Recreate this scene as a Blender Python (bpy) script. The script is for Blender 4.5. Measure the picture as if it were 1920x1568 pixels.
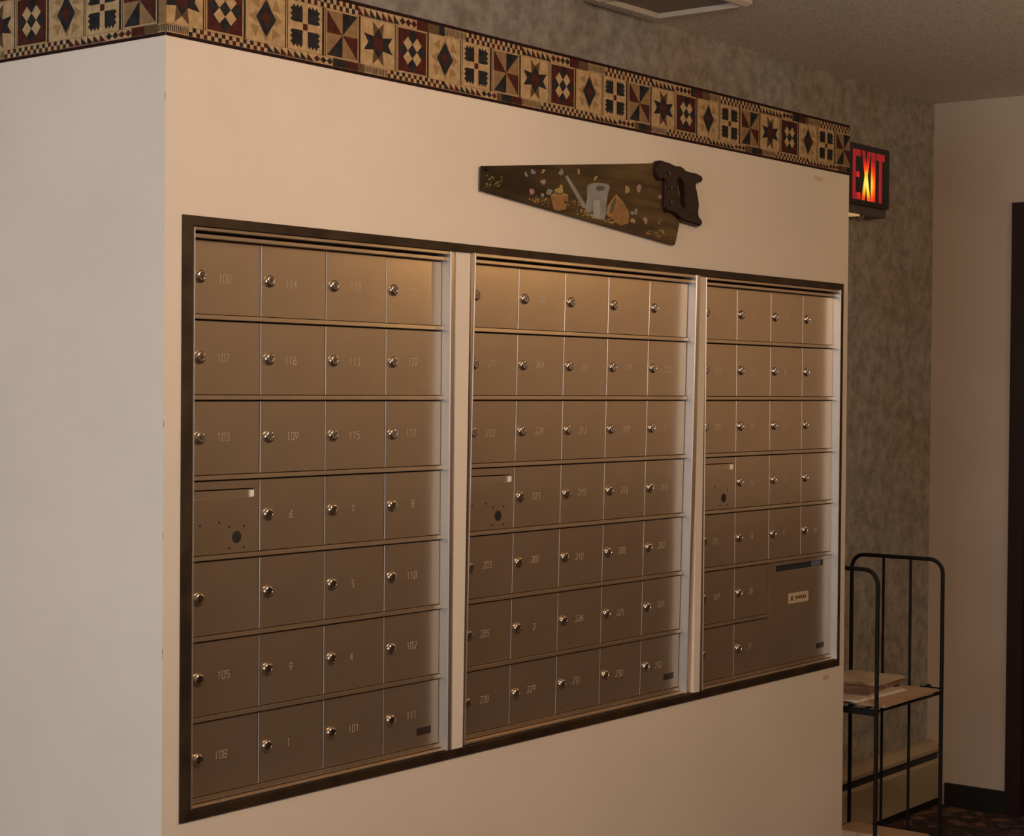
import bpy, bmesh, math, random
from mathutils import Vector, Matrix

random.seed(7)
for o in list(bpy.data.objects):
    bpy.data.objects.remove(o, do_unlink=True)
scene = bpy.context.scene
COL = scene.collection

# ------------------------------------------------------------------ camera
IW, IH = 1920.0, 1568.0
F_PX = 3414.72
YAW, PITCH, ROLL = 0.905045, -0.016469, 0.008360
CAM = Vector((-2.01611, -2.31714, 1.46495))
_fw = Vector((math.sin(YAW) * math.cos(PITCH), math.cos(YAW) * math.cos(PITCH), math.sin(PITCH)))
_r0 = _fw.cross(Vector((0, 0, 1))).normalized()
_u0 = _r0.cross(_fw)
_r = math.cos(ROLL) * _r0 + math.sin(ROLL) * _u0
_u = -math.sin(ROLL) * _r0 + math.cos(ROLL) * _u0
cam_data = bpy.data.cameras.new('camera')
cam = bpy.data.objects.new('camera', cam_data)
COL.objects.link(cam)
cam_data.sensor_fit = 'HORIZONTAL'
cam_data.sensor_width = 36.0
cam_data.lens = 36.0 * F_PX / IW
cam_data.clip_start = 0.05
M = Matrix((( _r.x, _u.x, -_fw.x, CAM.x), (_r.y, _u.y, -_fw.y, CAM.y), (_r.z, _u.z, -_fw.z, CAM.z), (0, 0, 0, 1)))
cam.matrix_world = M
scene.camera = cam


def at(u, v, axis, val):
    """photo pixel -> point on the plane axis = val"""
    d = _r * ((u - IW / 2) / F_PX) - _u * ((v - IH / 2) / F_PX) + _fw
    t = (val - CAM[axis]) / d[axis]
    return CAM + d * t


# ------------------------------------------------------------------ light
world = bpy.data.worlds.new('world')
scene.world = world
world.use_nodes = True
world.node_tree.nodes['Background'].inputs[0].default_value = (0.55, 0.62, 0.75, 1)
world.node_tree.nodes['Background'].inputs[1].default_value = 0.3
scene.view_settings.view_transform = 'Standard'
scene.view_settings.look = 'None'
scene.view_settings.gamma = 1.0
scene.view_settings.use_curve_mapping = False
scene.view_settings.exposure = 0.12

# daylight in the window opening of the west wall
dl = bpy.data.lights.new('window_daylight', 'AREA')
dl.shape = 'RECTANGLE'; dl.size = 1.3; dl.size_y = 1.9
dl.energy = 62; dl.color = (0.96, 0.97, 0.97)
dlo = bpy.data.objects.new('window_daylight', dl); COL.objects.link(dlo)
dlo.location = (-3.52, -0.75, 1.50)
dlo.rotation_euler = (0, math.radians(-90), math.radians(0))
LAMPS = [  # position, watts, colour, radius
    ((0.30, -1.70, 2.20), 52, (1.0, 0.735, 0.525), 0.11),
    ((3.00, -1.60, 2.12), 11, (1.0, 0.62, 0.28), 0.11),
]

# ------------------------------------------------------------------ materials
MATS = {}


def mat(name, col, rough=0.6, metal=0.0, col2=None, nscale=20.0, ndetail=4.0, bump=0.0, bscale=60.0,
        stretch=None, emit=None, estr=0.0, lo=0.35, hi=0.65, spec=None, aniso=None):
    m = bpy.data.materials.new(name)
    m.use_nodes = True
    nt = m.node_tree
    b = nt.nodes['Principled BSDF']
    b.inputs['Base Color'].default_value = (*col, 1)
    b.inputs['Roughness'].default_value = rough
    b.inputs['Metallic'].default_value = metal
    if spec is not None:
        b.inputs['Specular IOR Level'].default_value = spec
    tc = nt.nodes.new('ShaderNodeTexCoord')
    src = tc.outputs['Object']
    if stretch:
        mp = nt.nodes.new('ShaderNodeMapping')
        mp.inputs['Scale'].default_value = stretch
        nt.links.new(src, mp.inputs['Vector'])
        src = mp.outputs['Vector']
    if col2:
        n = nt.nodes.new('ShaderNodeTexNoise')
        n.inputs['Scale'].default_value = nscale
        n.inputs['Detail'].default_value = ndetail
        nt.links.new(src, n.inputs['Vector'])
        r = nt.nodes.new('ShaderNodeValToRGB')
        r.color_ramp.elements[0].position = lo
        r.color_ramp.elements[1].position = hi
        r.color_ramp.elements[0].color = (*col, 1)
        r.color_ramp.elements[1].color = (*col2, 1)
        nt.links.new(n.outputs['Fac'], r.inputs['Fac'])
        nt.links.new(r.outputs['Color'], b.inputs['Base Color'])
    if bump:
        n2 = nt.nodes.new('ShaderNodeTexNoise')
        n2.inputs['Scale'].default_value = bscale
        n2.inputs['Detail'].default_value = 3.0
        nt.links.new(src, n2.inputs['Vector'])
        bp = nt.nodes.new('ShaderNodeBump')
        bp.inputs['Strength'].default_value = bump
        bp.inputs['Distance'].default_value = 0.004
        nt.links.new(n2.outputs['Fac'], bp.inputs['Height'])
        nt.links.new(bp.outputs['Normal'], b.inputs['Normal'])
    if emit:
        b.inputs['Emission Color'].default_value = (*emit, 1)
        b.inputs['Emission Strength'].default_value = estr
    MATS[name] = m
    return m


mat('wall_paint', (0.70, 0.62, 0.53), 0.75, col2=(0.74, 0.655, 0.565), nscale=3, bump=0.12, bscale=90)
mat('reflected_panel', (0.12, 0.075, 0.048), 0.5, col2=(0.16, 0.10, 0.062), nscale=5, stretch=(6, 6, .6))  # brown of the added panelling that the metal doors mirror
mat('far_paint', (0.62, 0.53, 0.46), 0.8, col2=(0.66, 0.57, 0.49), nscale=3, bump=0.10, bscale=90)
mat('room_paint', (0.46, 0.36, 0.27), 0.8, col2=(0.50, 0.40, 0.30), nscale=2)
mat('ceiling_paint', (0.62, 0.57, 0.51), 0.9, col2=(0.97, 0.91, 0.84), nscale=170, bump=1.0, bscale=200)
mat('trim_brown', (0.024, 0.014, 0.008), 0.55, col2=(0.050, 0.030, 0.015), nscale=14, stretch=(1, 1, 1), spec=0.15)
mat('aluminium', (0.50, 0.388, 0.272), 0.30, 0.84, col2=(0.56, 0.436, 0.308), nscale=6, bump=0.015, bscale=25)
mat('bright_aluminium', (0.82, 0.82, 0.84), 0.46, 1.0)
mat('chrome', (0.62, 0.54, 0.45), 0.12, 1.0)
mat('engraving_glint', (0.66, 0.55, 0.43), 0.35, 0.0)  # pale matte colour stands in for glints off the digits
mat('tab_glint', (0.85, 0.80, 0.72), 0.25)  # near-white colour stands in for the tab's bright reflection
mat('dark_gap', (0.012, 0.009, 0.007), 0.7)
mat('black_metal', (0.008, 0.007, 0.007), 0.6, 0.0, spec=0.2)
mat('plate_brown', (0.045, 0.026, 0.022), 0.35, 0.2)
mat('sticker', (0.55, 0.45, 0.28), 0.6)
mat('sticker_ink', (0.10, 0.05, 0.03), 0.6)
mat('envelope_blue', (0.10, 0.13, 0.17), 0.5)
mat('slot_dark', (0.018, 0.019, 0.022), 0.4)
mat('tape', (0.60, 0.45, 0.32), 0.6)
mat('saw_wood', (0.014, 0.006, 0.005), 0.45, col2=(0.026, 0.010, 0.007), nscale=30, stretch=(1, 1, 4), spec=0.15)
mat('paint_grey', (0.17, 0.165, 0.16), 0.5, col2=(0.24, 0.235, 0.225), nscale=40)
mat('paint_lightgrey', (0.30, 0.29, 0.28), 0.5)
mat('paint_terracotta', (0.20, 0.085, 0.022), 0.5, col2=(0.28, 0.125, 0.033), nscale=60)
mat('paint_orange', (0.30, 0.15, 0.038), 0.5)
mat('paint_yellow', (0.32, 0.22, 0.06), 0.5)
mat('paint_pink', (0.30, 0.18, 0.155), 0.5)
mat('paint_blue', (0.19, 0.20, 0.215), 0.5)
mat('paint_green', (0.12, 0.11, 0.035), 0.5)
mat('paint_soil', (0.022, 0.013, 0.008), 0.5)
mat('exit_black', (0.010, 0.009, 0.009), 0.4)
mat('exit_housing', (0.10, 0.085, 0.065), 0.5)
mat('exit_glass', (0.55, 0.45, 0.30), 0.15, emit=(1.0, 0.62, 0.22), estr=0.35)
mat('heater_cream', (0.42, 0.34, 0.23), 0.5, col2=(0.46, 0.37, 0.25), nscale=5)
mat('heater_slot', (0.03, 0.028, 0.026), 0.5)
mat('door_dark', (0.022, 0.010, 0.010), 0.45, col2=(0.030, 0.014, 0.013), nscale=6, stretch=(1, 1, 0.1))
mat('base_black', (0.012, 0.011, 0.010), 0.6)
mat('newsprint', (0.42, 0.33, 0.24), 0.85, col2=(0.50, 0.40, 0.30), nscale=30)
mat('newsprint_dark', (0.16, 0.085, 0.065), 0.85, col2=(0.30, 0.19, 0.14), nscale=22)
mat('kraft', (0.36, 0.23, 0.135), 0.8, col2=(0.44, 0.29, 0.18), nscale=12)
mat('white_paper', (0.68, 0.62, 0.56), 0.8)
mat('vent_white', (0.66, 0.60, 0.53), 0.5)
mat('vent_grey', (0.30, 0.26, 0.22), 0.7)
mat('lamp_base', (0.6, 0.55, 0.45), 0.35, 0.8)
# border print inks
mat('ink_cream', (0.35, 0.23, 0.115), 0.8, col2=(0.47, 0.325, 0.175), nscale=70, spec=0.08)
mat('ink_tan', (0.20, 0.122, 0.058), 0.8, col2=(0.26, 0.162, 0.078), nscale=60, spec=0.08)
mat('ink_navy', (0.014, 0.014, 0.016), 0.8, col2=(0.030, 0.027, 0.027), nscale=60, spec=0.08)
mat('ink_maroon', (0.050, 0.013, 0.010), 0.8, col2=(0.078, 0.022, 0.016), nscale=60, spec=0.08)
mat('ink_faint', (0.28, 0.175, 0.082), 0.8, spec=0.08)
mat('ink_brown', (0.105, 0.060, 0.028), 0.8, spec=0.08)
mat('ink_edge', (0.022, 0.009, 0.009), 0.8, spec=0.08)


def wallpaper():
    m = bpy.data.materials.new('sponged_wallpaper'); m.use_nodes = True
    nt = m.node_tree; b = nt.nodes['Principled BSDF']
    b.inputs['Roughness'].default_value = 0.8
    tc = nt.nodes.new('ShaderNodeTexCoord')
    n1 = nt.nodes.new('ShaderNodeTexNoise'); n1.inputs['Scale'].default_value = 24; n1.inputs['Detail'].default_value = 9; n1.inputs['Roughness'].default_value = 0.68
    n2 = nt.nodes.new('ShaderNodeTexNoise'); n2.inputs['Scale'].default_value = 3.2; n2.inputs['Detail'].default_value = 5
    mp = nt.nodes.new('ShaderNodeMapping'); mp.inputs['Location'].default_value = (3, 5, 1)
    nt.links.new(tc.outputs['Object'], n1.inputs['Vector'])
    nt.links.new(tc.outputs['Object'], mp.inputs['Vector']); nt.links.new(mp.outputs['Vector'], n2.inputs['Vector'])
    r1 = nt.nodes.new('ShaderNodeValToRGB')
    r1.color_ramp.elements[0].position = 0.36; r1.color_ramp.elements[0].color = (0.265, 0.247, 0.222, 1)
    r1.color_ramp.elements[1].position = 0.64; r1.color_ramp.elements[1].color = (0.455, 0.430, 0.405, 1)
    r2 = nt.nodes.new('ShaderNodeValToRGB')
    r2.color_ramp.elements[0].position = 0.42; r2.color_ramp.elements[0].color = (1.0, 1.0, 1.0, 1)
    r2.color_ramp.elements[1].position = 0.66; r2.color_ramp.elements[1].color = (0.98, 0.90, 0.80, 1)
    mx = nt.nodes.new('ShaderNodeMix'); mx.data_type = 'RGBA'; mx.blend_type = 'MULTIPLY'
    mx.inputs['Factor'].default_value = 1.0
    nt.links.new(n1.outputs['Fac'], r1.inputs['Fac']); nt.links.new(n2.outputs['Fac'], r2.inputs['Fac'])
    nt.links.new(r1.outputs['Color'], mx.inputs['A']); nt.links.new(r2.outputs['Color'], mx.inputs['B'])
    nt.links.new(mx.outputs['Result'], b.inputs['Base Color'])
    MATS['wallpaper'] = m


def carpet():
    m = bpy.data.materials.new('patterned_carpet'); m.use_nodes = True
    nt = m.node_tree; b = nt.nodes['Principled BSDF']
    b.inputs['Roughness'].default_value = 0.95
    tc = nt.nodes.new('ShaderNodeTexCoord')
    v = nt.nodes.new('ShaderNodeTexVoronoi'); v.inputs['Scale'].default_value = 26
    n = nt.nodes.new('ShaderNodeTexNoise'); n.inputs['Scale'].default_value = 9; n.inputs['Detail'].default_value = 5
    nt.links.new(tc.outputs['Object'], v.inputs['Vector']); nt.links.new(tc.outputs['Object'], n.inputs['Vector'])
    sp = nt.nodes.new('ShaderNodeSeparateColor')
    nt.links.new(v.outputs['Color'], sp.inputs['Color'])
    r = nt.nodes.new('ShaderNodeValToRGB'); r.color_ramp.interpolation = 'CONSTANT'
    e = r.color_ramp.elements
    e[0].position = 0; e[0].color = (0.034, 0.022, 0.022, 1)
    e[1].position = 0.45; e[1].color = (0.090, 0.040, 0.036, 1)
    for p_, c_ in ((0.62, (0.15, 0.075, 0.10, 1)), (0.76, (0.22, 0.12, 0.07, 1)), (0.90, (0.028, 0.020, 0.030, 1))):
        k = e.new(p_); k.color = c_
    nt.links.new(sp.outputs['Red'], r.inputs['Fac'])
    mx = nt.nodes.new('ShaderNodeMix'); mx.data_type = 'RGBA'; mx.blend_type = 'MULTIPLY'; mx.inputs['Factor'].default_value = 0.6
    nt.links.new(r.outputs['Color'], mx.inputs['A']); nt.links.new(n.outputs['Color'], mx.inputs['B'])
    nt.links.new(mx.outputs['Result'], b.inputs['Base Color'])
    MATS['carpet'] = m


def scuffs():
    m = MATS['wall_paint']; nt = m.node_tree; b = nt.nodes['Principled BSDF']
    old = b.inputs['Base Color'].links[0].from_socket
    tc = nt.nodes.new('ShaderNodeTexCoord'); n = nt.nodes.new('ShaderNodeTexNoise'); n.inputs['Scale'].default_value = 26; n.inputs['Detail'].default_value = 3
    nt.links.new(tc.outputs['Object'], n.inputs['Vector'])
    sx = nt.nodes.new('ShaderNodeSeparateXYZ'); nt.links.new(tc.outputs['Object'], sx.inputs[0])
    ad = nt.nodes.new('ShaderNodeMath'); ad.operation = 'ADD'
    ax = nt.nodes.new('ShaderNodeMath'); ax.operation = 'ABSOLUTE'; ay = nt.nodes.new('ShaderNodeMath'); ay.operation = 'ABSOLUTE'
    nt.links.new(sx.outputs['X'], ax.inputs[0]); nt.links.new(sx.outputs['Y'], ay.inputs[0])
    nt.links.new(ax.outputs[0], ad.inputs[0]); nt.links.new(ay.outputs[0], ad.inputs[1])
    near = nt.nodes.new('ShaderNodeMapRange'); near.inputs['From Min'].default_value = .0; near.inputs['From Max'].default_value = .009
    near.inputs['To Min'].default_value = .10; near.inputs['To Max'].default_value = -.40
    nt.links.new(ad.outputs[0], near.inputs['Value'])
    su = nt.nodes.new('ShaderNodeMath'); su.operation = 'ADD'
    nt.links.new(n.outputs['Fac'], su.inputs[0]); nt.links.new(near.outputs['Result'], su.inputs[1])
    th = nt.nodes.new('ShaderNodeMapRange'); th.inputs['From Min'].default_value = .66; th.inputs['From Max'].default_value = .72
    nt.links.new(su.outputs[0], th.inputs['Value'])
    mx = nt.nodes.new('ShaderNodeMix'); mx.data_type = 'RGBA'
    mx.inputs['B'].default_value = (0.30, 0.20, 0.13, 1)
    nt.links.new(th.outputs['Result'], mx.inputs['Factor']); nt.links.new(old, mx.inputs['A'])
    nt.links.new(mx.outputs['Result'], b.inputs['Base Color'])


scuffs()


def blade_paint():
    m = mat('saw_blade', (0.040, 0.022, 0.010), 0.5, 0.0, col2=(0.090, 0.055, 0.021), spec=0.12, nscale=5, stretch=(1, 1, 9), ndetail=8)
    nt = m.node_tree; b = nt.nodes['Principled BSDF']
    old = b.inputs['Base Color'].links[0].from_socket
    tc = nt.nodes.new('ShaderNodeTexCoord'); sx = nt.nodes.new('ShaderNodeSeparateXYZ')
    nt.links.new(tc.outputs['Object'], sx.inputs[0])
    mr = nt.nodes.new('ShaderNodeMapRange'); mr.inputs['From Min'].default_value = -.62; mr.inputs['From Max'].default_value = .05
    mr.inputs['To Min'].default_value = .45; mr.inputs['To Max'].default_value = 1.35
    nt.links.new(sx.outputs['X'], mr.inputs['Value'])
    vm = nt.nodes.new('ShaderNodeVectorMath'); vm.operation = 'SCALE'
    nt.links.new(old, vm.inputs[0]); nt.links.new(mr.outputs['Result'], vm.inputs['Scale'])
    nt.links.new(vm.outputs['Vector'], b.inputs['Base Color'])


wallpaper(); carpet(); blade_paint()


# ------------------------------------------------------------------ mesh helpers
class MB:
    def __init__(self):
        self.v = []; self.f = []; self.m = []; self.names = []

    def mi(self, name):
        if name not in self.names:
            self.names.append(name)
        return self.names.index(name)

    def box(self, x0, x1, y0, y1, z0, z1, m):
        i = len(self.v); k = self.mi(m)
        self.v += [(x0, y0, z0), (x1, y0, z0), (x1, y1, z0), (x0, y1, z0), (x0, y0, z1), (x1, y0, z1), (x1, y1, z1), (x0, y1, z1)]
        for q in ((0, 3, 2, 1), (4, 5, 6, 7), (0, 1, 5, 4), (1, 2, 6, 5), (2, 3, 7, 6), (3, 0, 4, 7)):
            self.f.append([i + a for a in q]); self.m.append(k)

    def cbox(self, x0, x1, y0, y1, z0, z1, c, m):
        """box whose front (-y) edges are chamfered by c"""
        i = len(self.v); k = self.mi(m)
        self.v += [(x0, y1, z0), (x1, y1, z0), (x1, y1, z1), (x0, y1, z1),
                   (x0, y0 + c, z0), (x1, y0 + c, z0), (x1, y0 + c, z1), (x0, y0 + c, z1),
                   (x0 + c, y0, z0 + c), (x1 - c, y0, z0 + c), (x1 - c, y0, z1 - c), (x0 + c, y0, z1 - c)]
        fs = [(0, 3, 2, 1), (8, 9, 10, 11)]
        for a in range(4):
            b = (a + 1) % 4
            fs.append((a, b, b + 4, a + 4)); fs.append((a + 4, b + 4, b + 8, a + 8))
        for q in fs:
            self.f.append([i + a for a in q]); self.m.append(k)

    def poly(self, pts, m):
        i = len(self.v)
        self.v += [tuple(p) for p in pts]
        self.f.append(list(range(i, i + len(pts)))); self.m.append(self.mi(m))

    def prism(self, pts, y0, y1, m):
        """polygon of (x, z) points extruded between y0 (front) and y1"""
        i = len(self.v); n = len(pts); k = self.mi(m)
        self.v += [(p[0], y0, p[1]) for p in pts] + [(p[0], y1, p[1]) for p in pts]
        self.f.append([i + a for a in range(n)]); self.m.append(k)
        self.f.append([i + n + a for a in range(n - 1, -1, -1)]); self.m.append(k)
        for a in range(n):
            b = (a + 1) % n
            self.f.append([i + a, i + n + a, i + n + b, i + b]); self.m.append(k)

    def lathe(self, prof, m, seg=20, c=(0, 0, 0), axis='y'):
        """prof: (radius, offset along axis)"""
        k = self.mi(m); rings = []
        for r_, h in prof:
            i = len(self.v)
            for s in range(seg):
                a = 2 * math.pi * s / seg
                if axis == 'y':
                    self.v.append((c[0] + r_ * math.cos(a), c[1] + h, c[2] + r_ * math.sin(a)))
                else:
                    self.v.append((c[0] + r_ * math.cos(a), c[1] + r_ * math.sin(a), c[2] + h))
            rings.append(i)
        for a, b in zip(rings, rings[1:]):
            for s in range(seg):
                t = (s + 1) % seg
                self.f.append([a + s, a + t, b + t, b + s]); self.m.append(k)
        self.f.append([rings[-1] + s for s in range(seg)]); self.m.append(k)
        self.f.append([rings[0] + s for s in range(seg - 1, -1, -1)]); self.m.append(k)

    def tube(self, pts, r_, m, seg=10, closed=False):
        k = self.mi(m); pts = [Vector(p) for p in pts]; rings = []
        n = len(pts); up = None
        for j, p in enumerate(pts):
            if j == 0: t = pts[1] - p
            elif j == n - 1: t = p - pts[-2]
            else: t = (pts[j + 1] - pts[j]).normalized() + (p - pts[j - 1]).normalized()
            t.normalize()
            if up is None:
                up = Vector((0, 0, 1)) if abs(t.z) < 0.9 else Vector((0, 1, 0))
            a1 = t.cross(up).normalized(); a2 = a1.cross(t).normalized(); up = a2
            i = len(self.v)
            for s in range(seg):
                a = 2 * math.pi * s / seg
                self.v.append(tuple(p + a1 * (r_ * math.cos(a)) + a2 * (r_ * math.sin(a))))
            rings.append(i)
        for a, b in zip(rings, rings[1:]):
            for s in range(seg):
                t = (s + 1) % seg
                self.f.append([a + s, a + t, b + t, b + s]); self.m.append(k)
        self.f.append([rings[0] + s for s in range(seg - 1, -1, -1)]); self.m.append(k)
        self.f.append([rings[-1] + s for s in range(seg)]); self.m.append(k)

    def mesh(self, name, smooth=False):
        me = bpy.data.meshes.new(name)
        me.from_pydata(self.v, [], self.f)
        for n in self.names:
            me.materials.append(MATS[n])
        me.polygons.foreach_set('material_index', self.m)
        bm = bmesh.new(); bm.from_mesh(me)
        bmesh.ops.recalc_face_normals(bm, faces=bm.faces)
        bm.to_mesh(me); bm.free()
        if smooth:
            me.polygons.foreach_set('use_smooth', [True] * len(me.polygons))
            me.set_sharp_from_angle(angle=math.radians(40))
        me.update()
        return me


def obj(name, me, parent=None, loc=(0, 0, 0), rot=(0, 0, 0)):
    if isinstance(me, MB):
        me = me.mesh(name)
    o = bpy.data.objects.new(name, me)
    COL.objects.link(o)
    o.location = loc; o.rotation_euler = rot
    if parent: o.parent = parent
    return o


def tag(o, label, cat=None, group=None, kind=None):
    o['label'] = label
    if cat: o['category'] = cat
    if group: o['group'] = group
    if kind: o['kind'] = kind
    return o


def thing(name, label, cat, loc=(0, 0, 0), group=None, kind=None, rot=(0, 0, 0)):
    return tag(obj(name, None, None, loc, rot), label, cat, group, kind)


def struct(name, mb, label, cat):
    return tag(obj(name, mb), label, cat, kind='structure')


# ------------------------------------------------------------------ room shell
H = 2.485            # ceiling
XE, YG, XF = 2.3903, 0.514, 4.0      # end of the mailbox wall, papered wall, far wall
XW, YS = -3.4, -5.6
ZT = 2.176           # top of the mailbox wall
# opening for the mailboxes in the front wall
OX0, OX1, OZ0, OZ1 = 0.050, 2.362, 0.738, 1.742

b = MB(); b.box(XW - .15, XF + .15, YS - .15, YG + .15, -0.1, 0, 'carpet')
struct('floor', b, 'dark carpet flecked with maroon, purple and brown', 'floor')
b = MB(); b.box(XW - .15, XF + .15, YS - .15, YG + .15, H, H + 0.1, 'ceiling_paint')
struct('ceiling', b, 'dim textured ceiling with a sprayed plaster finish', 'ceiling')
b = MB(); b.box(XW, XF + .15, YG, YG + .15, 0, H, 'wallpaper')
struct('wall_back', b, 'wall covered in grey-brown sponged wallpaper behind the mailbox wall', 'wall')
b = MB()
b.box(0, OX0, 0, .10, 0, ZT, 'wall_paint'); b.box(OX1, XE, 0, .10, 0, ZT, 'wall_paint')
b.box(OX0, OX1, 0, .10, 0, OZ0, 'wall_paint'); b.box(OX0, OX1, 0, .10, OZ1, ZT, 'wall_paint')
b.box(OX0, OX1, .085, .10, OZ0, OZ1, 'dark_gap')
b.box(0, XE, .10, YG, ZT - .02, ZT, 'wall_paint')
b.box(XE - .08, XE, .10, YG, 0, ZT - .02, 'wall_paint')
struct('wall_front', b, 'cream painted wall holding the three mailbox panels', 'wall')
b = MB(); b.box(0, .08, .10, YG, 0, ZT - .02, 'wall_paint')
struct('wall_left', b, 'pale painted side of the mailbox wall beyond its outer corner', 'wall')
# far wall with a doorway
DY1, DY0, DZ = 0.215, -0.72, 2.118
b = MB()
b.box(XF, XF + .15, DY1, YG, 0, H, 'far_paint')
b.box(XF, XF + .15, DY0, DY1, DZ, H, 'far_paint')
b.box(XF, XF + .15, YS, DY0, 0, H, 'far_paint')
struct('wall_right', b, 'plain beige end wall with the dark door', 'wall')
b = MB(); b.box(XW - .15, XF + .15, YS - .15, YS, 0, H, 'room_paint')
struct('wall_south', b, 'tan wall on the far side of the lobby', 'wall')
WY0, WY1, WZ0, WZ1 = -1.70, 0.20, 0.85, 2.15
b = MB()
b.box(XW - .15, XW, WY1, YG + .15, 0, H, 'room_paint'); b.box(XW - .15, XW, YS, WY0, 0, H, 'room_paint')
b.box(XW - .15, XW, WY0, WY1, 0, WZ0, 'room_paint'); b.box(XW - .15, XW, WY0, WY1, WZ1, H, 'room_paint')
struct('wall_west', b, 'tan lobby wall with the daylight window', 'wall')
b = MB()
fw = .05
b.box(XW - .06, XW + .01, WY0, WY0 + fw, WZ0, WZ1, 'vent_white'); b.box(XW - .06, XW + .01, WY1 - fw, WY1, WZ0, WZ1, 'vent_white')
b.box(XW - .06, XW + .01, WY0 + fw, WY1 - fw, WZ0, WZ0 + fw, 'vent_white'); b.box(XW - .06, XW + .01, WY0 + fw, WY1 - fw, WZ1 - fw, WZ1, 'vent_white')
b.box(XW - .05, XW, (WY0 + WY1) / 2 - .02, (WY0 + WY1) / 2 + .02, WZ0 + fw, WZ1 - fw, 'vent_white')
struct('window_1', b, 'white framed lobby window letting in daylight', 'window')

d = thing('door_1', 'dark maroon-black door in the beige end wall', 'door', (XF, (DY0 + DY1) / 2, 0), kind='structure')
hw = (DY1 - DY0) / 2
b = MB()
b.box(-.012, .10, hw - .055, hw, 0, DZ, 'door_dark'); b.box(-.012, .10, -hw, -hw + .055, 0, DZ, 'door_dark')
b.box(-.012, .10, -hw + .055, hw - .055, DZ - .055, DZ, 'door_dark')
obj('door_frame', b, d)
b = MB(); b.box(.03, .075, -hw + .055, hw - .055, 0.004, DZ - .055, 'door_dark')
leaf = obj('door_leaf', b, d)
b = MB(); b.lathe([(.026, 0), (.026, .006), (.010, .010), (.010, .035), (.024, .042), (.027, .055), (.018, .066)], 'chrome', 16, axis='y')
obj('door_knob', b.mesh('door_knob', True), leaf, (.03, -hw + .13, 1.0), (0, 0, math.radians(90)))
b = MB(); b.box(XF - .012, XF, DY1, YG - .075, 0, .08, 'base_black')
struct('baseboard_right', b, 'black vinyl baseboard below the beige end wall', 'baseboard')

wp = thing('trim_4', 'added unseen dark panelling on the end wall, there to brown the mailbox reflections', 'trim', (XF, DY0 - .02, 0), kind='structure')  # unseen panelling, added so the metal doors reflect brown
for i in range(8):
    b = MB(); b.cbox(0, .58, -.018, -.0005, 0, 1.05, .006, 'reflected_panel')
    obj('panel', b, wp, (0, -i * .60, 0), (0, 0, math.radians(-90)))

# ------------------------------------------------------------------ quilt border
BZ0, BZ1 = 2.043, 2.176
PITCHB = 0.0967
BLK0, BLK1 = 2.0645, 2.151
LAY = 0.00025


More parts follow.
